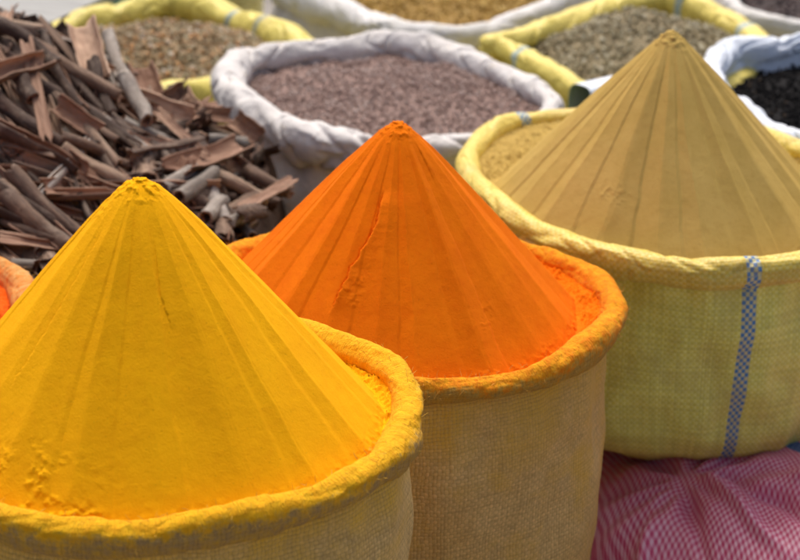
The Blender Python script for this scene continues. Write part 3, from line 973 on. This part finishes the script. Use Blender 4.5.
def edge_drop(x, y):
    """falls away at the edges of the heap"""
    e = np.maximum(np.maximum(-1.45 - x, x + .22), np.maximum(2.88 - y, y - 3.95))
    e = np.maximum(e, .335 - np.hypot(x - co[0], y - co[1])); e = np.maximum(e, .325 - np.hypot(x - cr[0], y - cr[1]))
    dm = .36 - np.hypot(x + .02, y - 3.88)
    dl = .31 - np.hypot(x + .44, y - 4.46)
    e = np.maximum(e, np.maximum(dm, dl))
    e = np.maximum(e, (y - 3.62) - 3 * np.maximum(0, -.47 - x))
    return e


def hit(px, py, lift=0.0):
    d = ray(px, py); lo = 2.4
    for k in range(900):
        tt = lo + k * .003
        p = np.array([0, 0, CZ]) + d * tt
        if p[2] <= pile_h(p[0], p[1]) + lift:
            return p
    return np.array([0, 0, CZ]) + d * 3.6


# variants: (mesh, nominal length, radius)
VAR = []
spec = [  # L, r, a0, a1, thick, scroll, bend, jag, taper
    (.20, .0105, -40, 225, .0022, .1, .02, .04, .1), (.22, .012, -40, 290, .0024, .3, -.03, .05, .15), (.18, .008, -90, 200, .002, .1, .03, .05, .0), (.24, .012, -50, 200, .0022, .1, .01, .04, .2),
    (.17, .016, -20, 200, .0024, .0, .03, .08, .1), (.15, .022, 20, 160, .0026, .0, .02, .10, .1), (.12, .026, 45, 140, .0028, .0, .02, .14, .0), (.10, .020, 10, 170, .0026, .0, -.03, .14, .1),
    (.075, .018, 0, 190, .0026, .1, .0, .16, .0), (.06, .020, 30, 160, .0028, .0, .04, .18, .1), (.09, .011, -80, 260, .0024, .2, .02, .08, .1), (.065, .014, -30, 250, .0026, .2, .0, .12, .0),
    (.26, .011, -40, 205, .0024, .05, -.02, .03, .3), (.13, .034, 62, 122, .0026, .0, .03, .10, .1)]
for i, sp_ in enumerate(spec):
    L, r, a0, a1, th_, scr, bd, jg, tp = sp_
    VAR.append((bark_mesh(L, r, a0, a1, th_, 10 + i * 3.7, scr, bd, jg, tp), L, r))
GREY = [(bark_mesh(L, r, a0, a1, th_, 90 + i * 5.1, scr, bd, jg, tp, bark_grey), L, r) for i, (L, r, a0, a1, th_, scr, bd, jg, tp) in enumerate([spec[0], spec[1], spec[10]])]
GRP = 'pieces of cinnamon bark in the heap'


def frame(axis, upv, roll):
    a = Vector(axis).normalized(); u = Vector(upv)
    b = u.cross(a).normalized(); c = a.cross(b).normalized()
    M = Matrix((a, b, c)).transposed()
    return (M @ Matrix.Rotation(roll, 3, 'X')).to_4x4()


def put(var, mid, axis, L, w, roll, label, upv=(0, 0, 1)):
    me, l0, r0 = var
    ob = bpy.data.objects.new('cinnamon_bark', me)
    M = Matrix.Translation(Vector(mid)) @ frame(axis, upv, roll) @ Matrix.Diagonal((L / l0, w / r0, w / r0, 1))
    ob.matrix_world = M
    link(ob)
    tag(ob, label, 'bark', GRP)
    return ob


up_cam = (-.1, -.45, .89)
# pieces one can point at: variant, pixel ends, half width m, roll deg, lift, label
hand = [
    (VAR[3], 30, 46, 119, 100, .0125, 100, .055, .045, 'long dark rolled quill slanting down right near the top of the bark heap'),
    (VAR[4], -14, 80, 46, 60, .016, 200, .075, .07, 'dark curled bark strip with an upturned rim at the upper left edge'),
    (VAR[13], 26, 42, 47, 138, .020, 170, .075, .065, 'pale tan flat bark strip hanging steeply at the upper left of the heap'),
    (VAR[5], 80, 24, 100, 80, .024, 180, .075, .04, 'reddish brown slab standing upright at the top of the bark heap'),
    (GREY[0], 106, 36, 130, 92, .0125, 90, .05, .03, 'grey upright quill leaning beside the reddish slab'),
    (GREY[1], 124, 78, 150, 122, .014, 40, .055, .05, 'thick pale grey quill with a dark hollow end near the lemon sack'),
    (VAR[12], -8, 22, 60, 62, .012, 80, .055, .06, 'dark quill crossing the upper left corner of the heap'),
    (VAR[12], -10, 122, 78, 170, .014, 150, .055, .045, 'long smooth grey brown quill across the middle left of the heap'),
    (VAR[3], -10, 98, 62, 148, .012, 100, .055, .045, 'slender dark quill lying just above the long smooth quill'),
    (VAR[3], 60, 150, 126, 188, .013, 80, .045, .03, 'brown quill running to the left shoulder of the yellow cone'),
    (VAR[0], -6, 190, 66, 250, .016, 90, .04, .035, 'rough grey black stick lowest on the left of the heap'),
    (VAR[4], 8, 172, 76, 238, .012, 60, .055, .035, 'flat brown strip slanting above the lowest stick'),
    (VAR[13], 158, 112, 206, 156, .016, 180, .05, .045, 'light tan pointed bark strip in front of the lemon sack'),
    (VAR[5], 178, 170, 240, 147, .026, 185, .05, .045, 'broad curved tan slab beside the white sack'),
    (VAR[6], 175, 122, 216, 104, .024, 190, .035, .035, 'tan plate leaning under the lemon sack rim'),
    (GREY[2], 162, 190, 196, 170, .013, 100, .04, .035, 'short grey brown quill behind the right shoulder of the yellow cone'),
    (GREY[2], 178, 198, 216, 172, .012, 120, .05, .045, 'second short grey quill crossing toward the broad tan slab'),
    (VAR[10], 190, 196, 226, 214, .012, 60, .03, .02, 'stubby brown quill below the two short grey quills'),
    (VAR[0], 216, 176, 268, 200, .010, 70, .035, .03, 'thin dark red brown stick near the white sack base'),
    (VAR[0], 244, 172, 290, 194, .011, 90, .03, .025, 'reddish stick pointing at the left slope of the orange cone'),
    (VAR[13], 246, 206, 292, 180, .022, 180, .04, .035, 'pale pinkish bark plate lying flat by the orange cone'),
    (VAR[9], 240, 212, 264, 208, .017, 0, .04, .04, 'small rounded tan chip near the orange rim'),
    (GREY[2], 205, 218, 222, 200, .012, 0, .04, .035, 'small grey chip at the lower right of the heap'),
    (VAR[4], 90, 62, 108, 118, .013, 70, .05, .03, 'red brown strip under the grey upright quill'),
    (VAR[3], 48, 60, 84, 112, .011, 130, .05, .04, 'dark narrow quill dropping steeply beside the tan strip'),
    (VAR[10], 20, 76, 32, 100, .012, 60, .06, .06, 'short pale quill with open end near the tan strip'),
    (VAR[5], 55, 105, 98, 132, .018, 190, .06, .05, 'ragged brown bark strip with a curled tan lip'),
    (VAR[12], 60, 138, 128, 164, .009, 100, .055, .035, 'thin light edged strip across the centre of the heap'),
]
for (v, x0, y0, x1, y1, w, roll, l0, l1, lab) in hand:
    p0, p1 = hit(x0, y0, l0), hit(x1, y1, l1)
    ax = p1 - p0
    L = np.linalg.norm(ax)
    L = min(L, .30)
    put(v, (p0 + p1) / 2, ax, L, w, math.radians(roll), lab, up_cam)

R = random.Random(5)
count = 0
tries = 0
while count < 262 and tries < 20000:
    tries += 1
    px, py = R.uniform(-25, 305), R.uniform(15, 275)
    p = hit(px, py, 0)
    if edge_drop(p[0], p[1]) > -.012 or p[1] > 3.9: continue
    # behind the yellow cone or the sacks: not seen
    if py > 190 + abs(px - 150) * .95 + 25: continue
    if px > 235 and py > 235: continue
    near = False
    for h_ in hand:
        ax_, ay_, bx_, by_ = h_[1:5]
        q_ = max(0, min(1, ((px - ax_) * (bx_ - ax_) + (py - ay_) * (by_ - ay_)) / ((bx_ - ax_) ** 2 + (by_ - ay_) ** 2)))
        if math.hypot(px - ax_ - q_ * (bx_ - ax_), py - ay_ - q_ * (by_ - ay_)) < 6: near = True
    if near and R.random() < .9: continue
    e = .01
    gx_ = (pile_h(p[0] + e, p[1]) - pile_h(p[0] - e, p[1])) / (2 * e); gy_ = (pile_h(p[0], p[1] + e) - pile_h(p[0], p[1] - e)) / (2 * e)
    left = px < 135
    if left:
        v = VAR[R.choice([0, 3, 3, 4, 4, 5, 5, 6, 7, 12, 12, 13, 13, 13])] if R.random() > .12 else R.choice(GREY)
        an = math.radians(R.gauss(-42, 30))
        sc = R.uniform(1.15, 2.0)
    else:
        v = VAR[R.choice([4, 5, 6, 7, 7, 8, 8, 9, 9, 10, 13, 11, 5, 13, 6])] if R.random() > .10 else GREY[2]
        an = R.uniform(-PI, PI)
        sc = R.uniform(.7, 1.05)
    ax = Vector((math.cos(an), math.sin(an), 0))
    ax.z = gx_ * ax.x + gy_ * ax.y + R.gauss(0, .16)
    L = v[1] * sc
    mid = Vector(p) + Vector((0, 0, R.uniform(-.008, .034)))
    # keep ends inside the heap's footprint
    ok = all(edge_drop(mid.x + s_ * ax.x * L / 2, mid.y + s_ * ax.y * L / 2) < .01 for s_ in (-1, 1))
    if not ok: continue
    if any(edge_drop(mid.x + s_ * ax.x * L * f_, mid.y + s_ * ax.y * L * f_) > 0 or mid.z + s_ * ax.z * L * f_ > pile_h(mid.x + s_ * ax.x * L * f_, mid.y + s_ * ax.y * L * f_) + .055 for s_ in (-1, 1) for f_ in (.25, .5)): continue
    put(v, mid, ax, L, v[2] * R.uniform(.6, 1.0) * (1 if left else 1.15), R.uniform(0, 2 * PI) if v[2] < .013 else R.choice([0, PI, PI, PI, .7]) + R.gauss(0, .5),
        'loose brown cinnamon bark piece jumbled among many alike in the heap', up_cam)
    count += 1

# the broken bits beneath and between, down to the ground
gxn, gyn = 150, 110
xs = np.linspace(-1.62, -.05, gxn); ys = np.linspace(2.76, 4.12, gyn)
HX, HY = np.meshgrid(xs, ys, indexing='ij')
hz = pile_h(HX, HY) - .012
ed = edge_drop(HX, HY)
hz = hz * (1 - ss(0.0, .10, ed)) + .01 * ss(0, .1, ed) + .018 * fbm(HX * 22, HY * 22, 1., 3)
hz = np.maximum(hz, .004)
BV = np.stack([HX, HY, hz], -1).reshape(-1, 3)
I, J = np.meshgrid(np.arange(gxn - 1), np.arange(gyn - 1), indexing='ij')
q = np.stack([I * gyn + J, (I + 1) * gyn + J, (I + 1) * gyn + J + 1, I * gyn + J + 1], -1).reshape(-1, 4)
VV_ = [BV]; FF_ = [q]; off = len(BV)
me0 = VAR[9][0]; me1 = VAR[11][0]; me2 = VAR[8][0]
src = []
for mm in (VAR[9][0], VAR[11][0], VAR[8][0], VAR[7][0]):
    v = np.zeros(len(mm.vertices) * 3); mm.vertices.foreach_get('co', v)
    f = np.zeros(len(mm.loops), int); mm.loops.foreach_get('vertex_index', f)
    src.append((v.reshape(-1, 3), f.reshape(-1, 4)))
k = 0
while k < 760:
    x, y = rng.uniform(-1.40, -.22), rng.uniform(2.9, 3.95)
    if edge_drop(x, y) > .015: continue
    v, f = src[rng.integers(len(src))]
    m = rotm(1)[0]
    z = float(pile_h(x, y)) + rng.uniform(-.012, .008)
    VV_.append((v * rng.uniform(.5, .85)) @ m.T + np.array([x, y, z])); FF_.append(f + off); off += len(v)
    k += 1
me = raw_mesh('bark_crumbs', np.concatenate(VV_), np.concatenate(FF_), None, [mat_bark('bark_bits', [(.12, (.035, .018, .012)), (.4, (.10, .055, .036)), (.65, (.20, .115, .07)), (.9, (.32, .2, .13))], (.05, .03, .02), .5)], None, True)
tag(mesh_obj('bark_crumbs', me), 'small broken bark bits lying beneath and between the larger cinnamon pieces', 'bark', None, 'stuff')

# ------------------------------------------------------------------ frayed jute fibres on the two near rims
def fibres(sack, n, mat, r_roll, seed):
    rr = np.random.default_rng(seed)
    Vs, Fs = [], []; off = 0
    C = sack['C']; N = sack['dirv']
    for i in range(n):
        j = rr.integers(len(C)); b = rr.uniform(-1.3, 2.6)
        nrm = np.array([N[j, 0] * math.cos(b), N[j, 1] * math.cos(b), math.sin(b)])
        p = C[j, :3] + nrm * r_roll * .95
        L = rr.uniform(.003, .012); w = rr.uniform(.00022, .0005)
        d = nrm * rr.uniform(.3, 1) + rr.normal(size=3) * .7; d /= np.linalg.norm(d)
        cur = rr.normal(size=3) * .9
        pts = [p]
        for k in range(4):
            pts.append(pts[-1] + d * L / 4); d = d + cur * .35; d /= np.linalg.norm(d)
        side = np.cross(d, nrm + .01); side /= np.linalg.norm(side); s2 = np.cross(side, d)
        for k, pt in enumerate(pts):
            ww = w * (1 - .15 * k)
            Vs += [pt + side * ww, pt - side * .5 * ww + s2 * .87 * ww, pt - side * .5 * ww - s2 * .87 * ww]
        for k in range(4):
            for e in range(3):
                a, b2 = off + k * 3 + e, off + k * 3 + (e + 1) % 3
                Fs.append([a, b2, b2 + 3, a + 3])
        off += 15
    me = raw_mesh('frayed_fibres', np.array(Vs), np.array(Fs), None, [mat])
    o = mesh_obj('frayed_fibres', me, sack['root']); o.location = -sack['root'].location
    tag(o, None, None, None, 'stuff')


t = NT('fibre_yellow'); fy_ = t.fin((.72, .42, .06))
t = NT('fibre_orange'); fo_ = t.fin((.70, .36, .06))
fibres(sY, 900, fy_, .0175, 1)
fibres(sO, 900, fo_, .0175, 2)
fibres(sR, 500, fo_, .0185, 3)

# ------------------------------------------------------------------ light
SUN_EL, SUN_AZ = math.radians(60), math.radians(-6)     # high, from behind the sacks
w = bpy.data.worlds.new('World'); S.world = w; w.use_nodes = True
nt = w.node_tree
sky = nt.nodes.new('ShaderNodeTexSky'); sky.sky_type = 'NISHITA'; sky.sun_disc = False
sky.sun_elevation = SUN_EL; sky.sun_rotation = SUN_AZ
sky.air_density = .7; sky.dust_density = 8.0; sky.ozone_density = .3
bg = nt.nodes['Background']; bg.inputs[1].default_value = .15
nt.links.new(sky.outputs[0], bg.inputs[0])
sd = bpy.data.lights.new('sun', 'SUN'); sd.energy = 1.4; sd.angle = math.radians(34); sd.color = (1, .95, .87)
so = bpy.data.objects.new('sun', sd); link(so)
dirv = Vector((math.sin(SUN_AZ) * math.cos(SUN_EL), math.cos(SUN_AZ) * math.cos(SUN_EL), math.sin(SUN_EL)))
so.rotation_euler = dirv.to_track_quat('Z', 'Y').to_euler()
S.view_settings.view_transform = 'Standard'
S.view_settings.look = 'None'
S.view_settings.gamma = 1
S.view_settings.exposure = 0.24
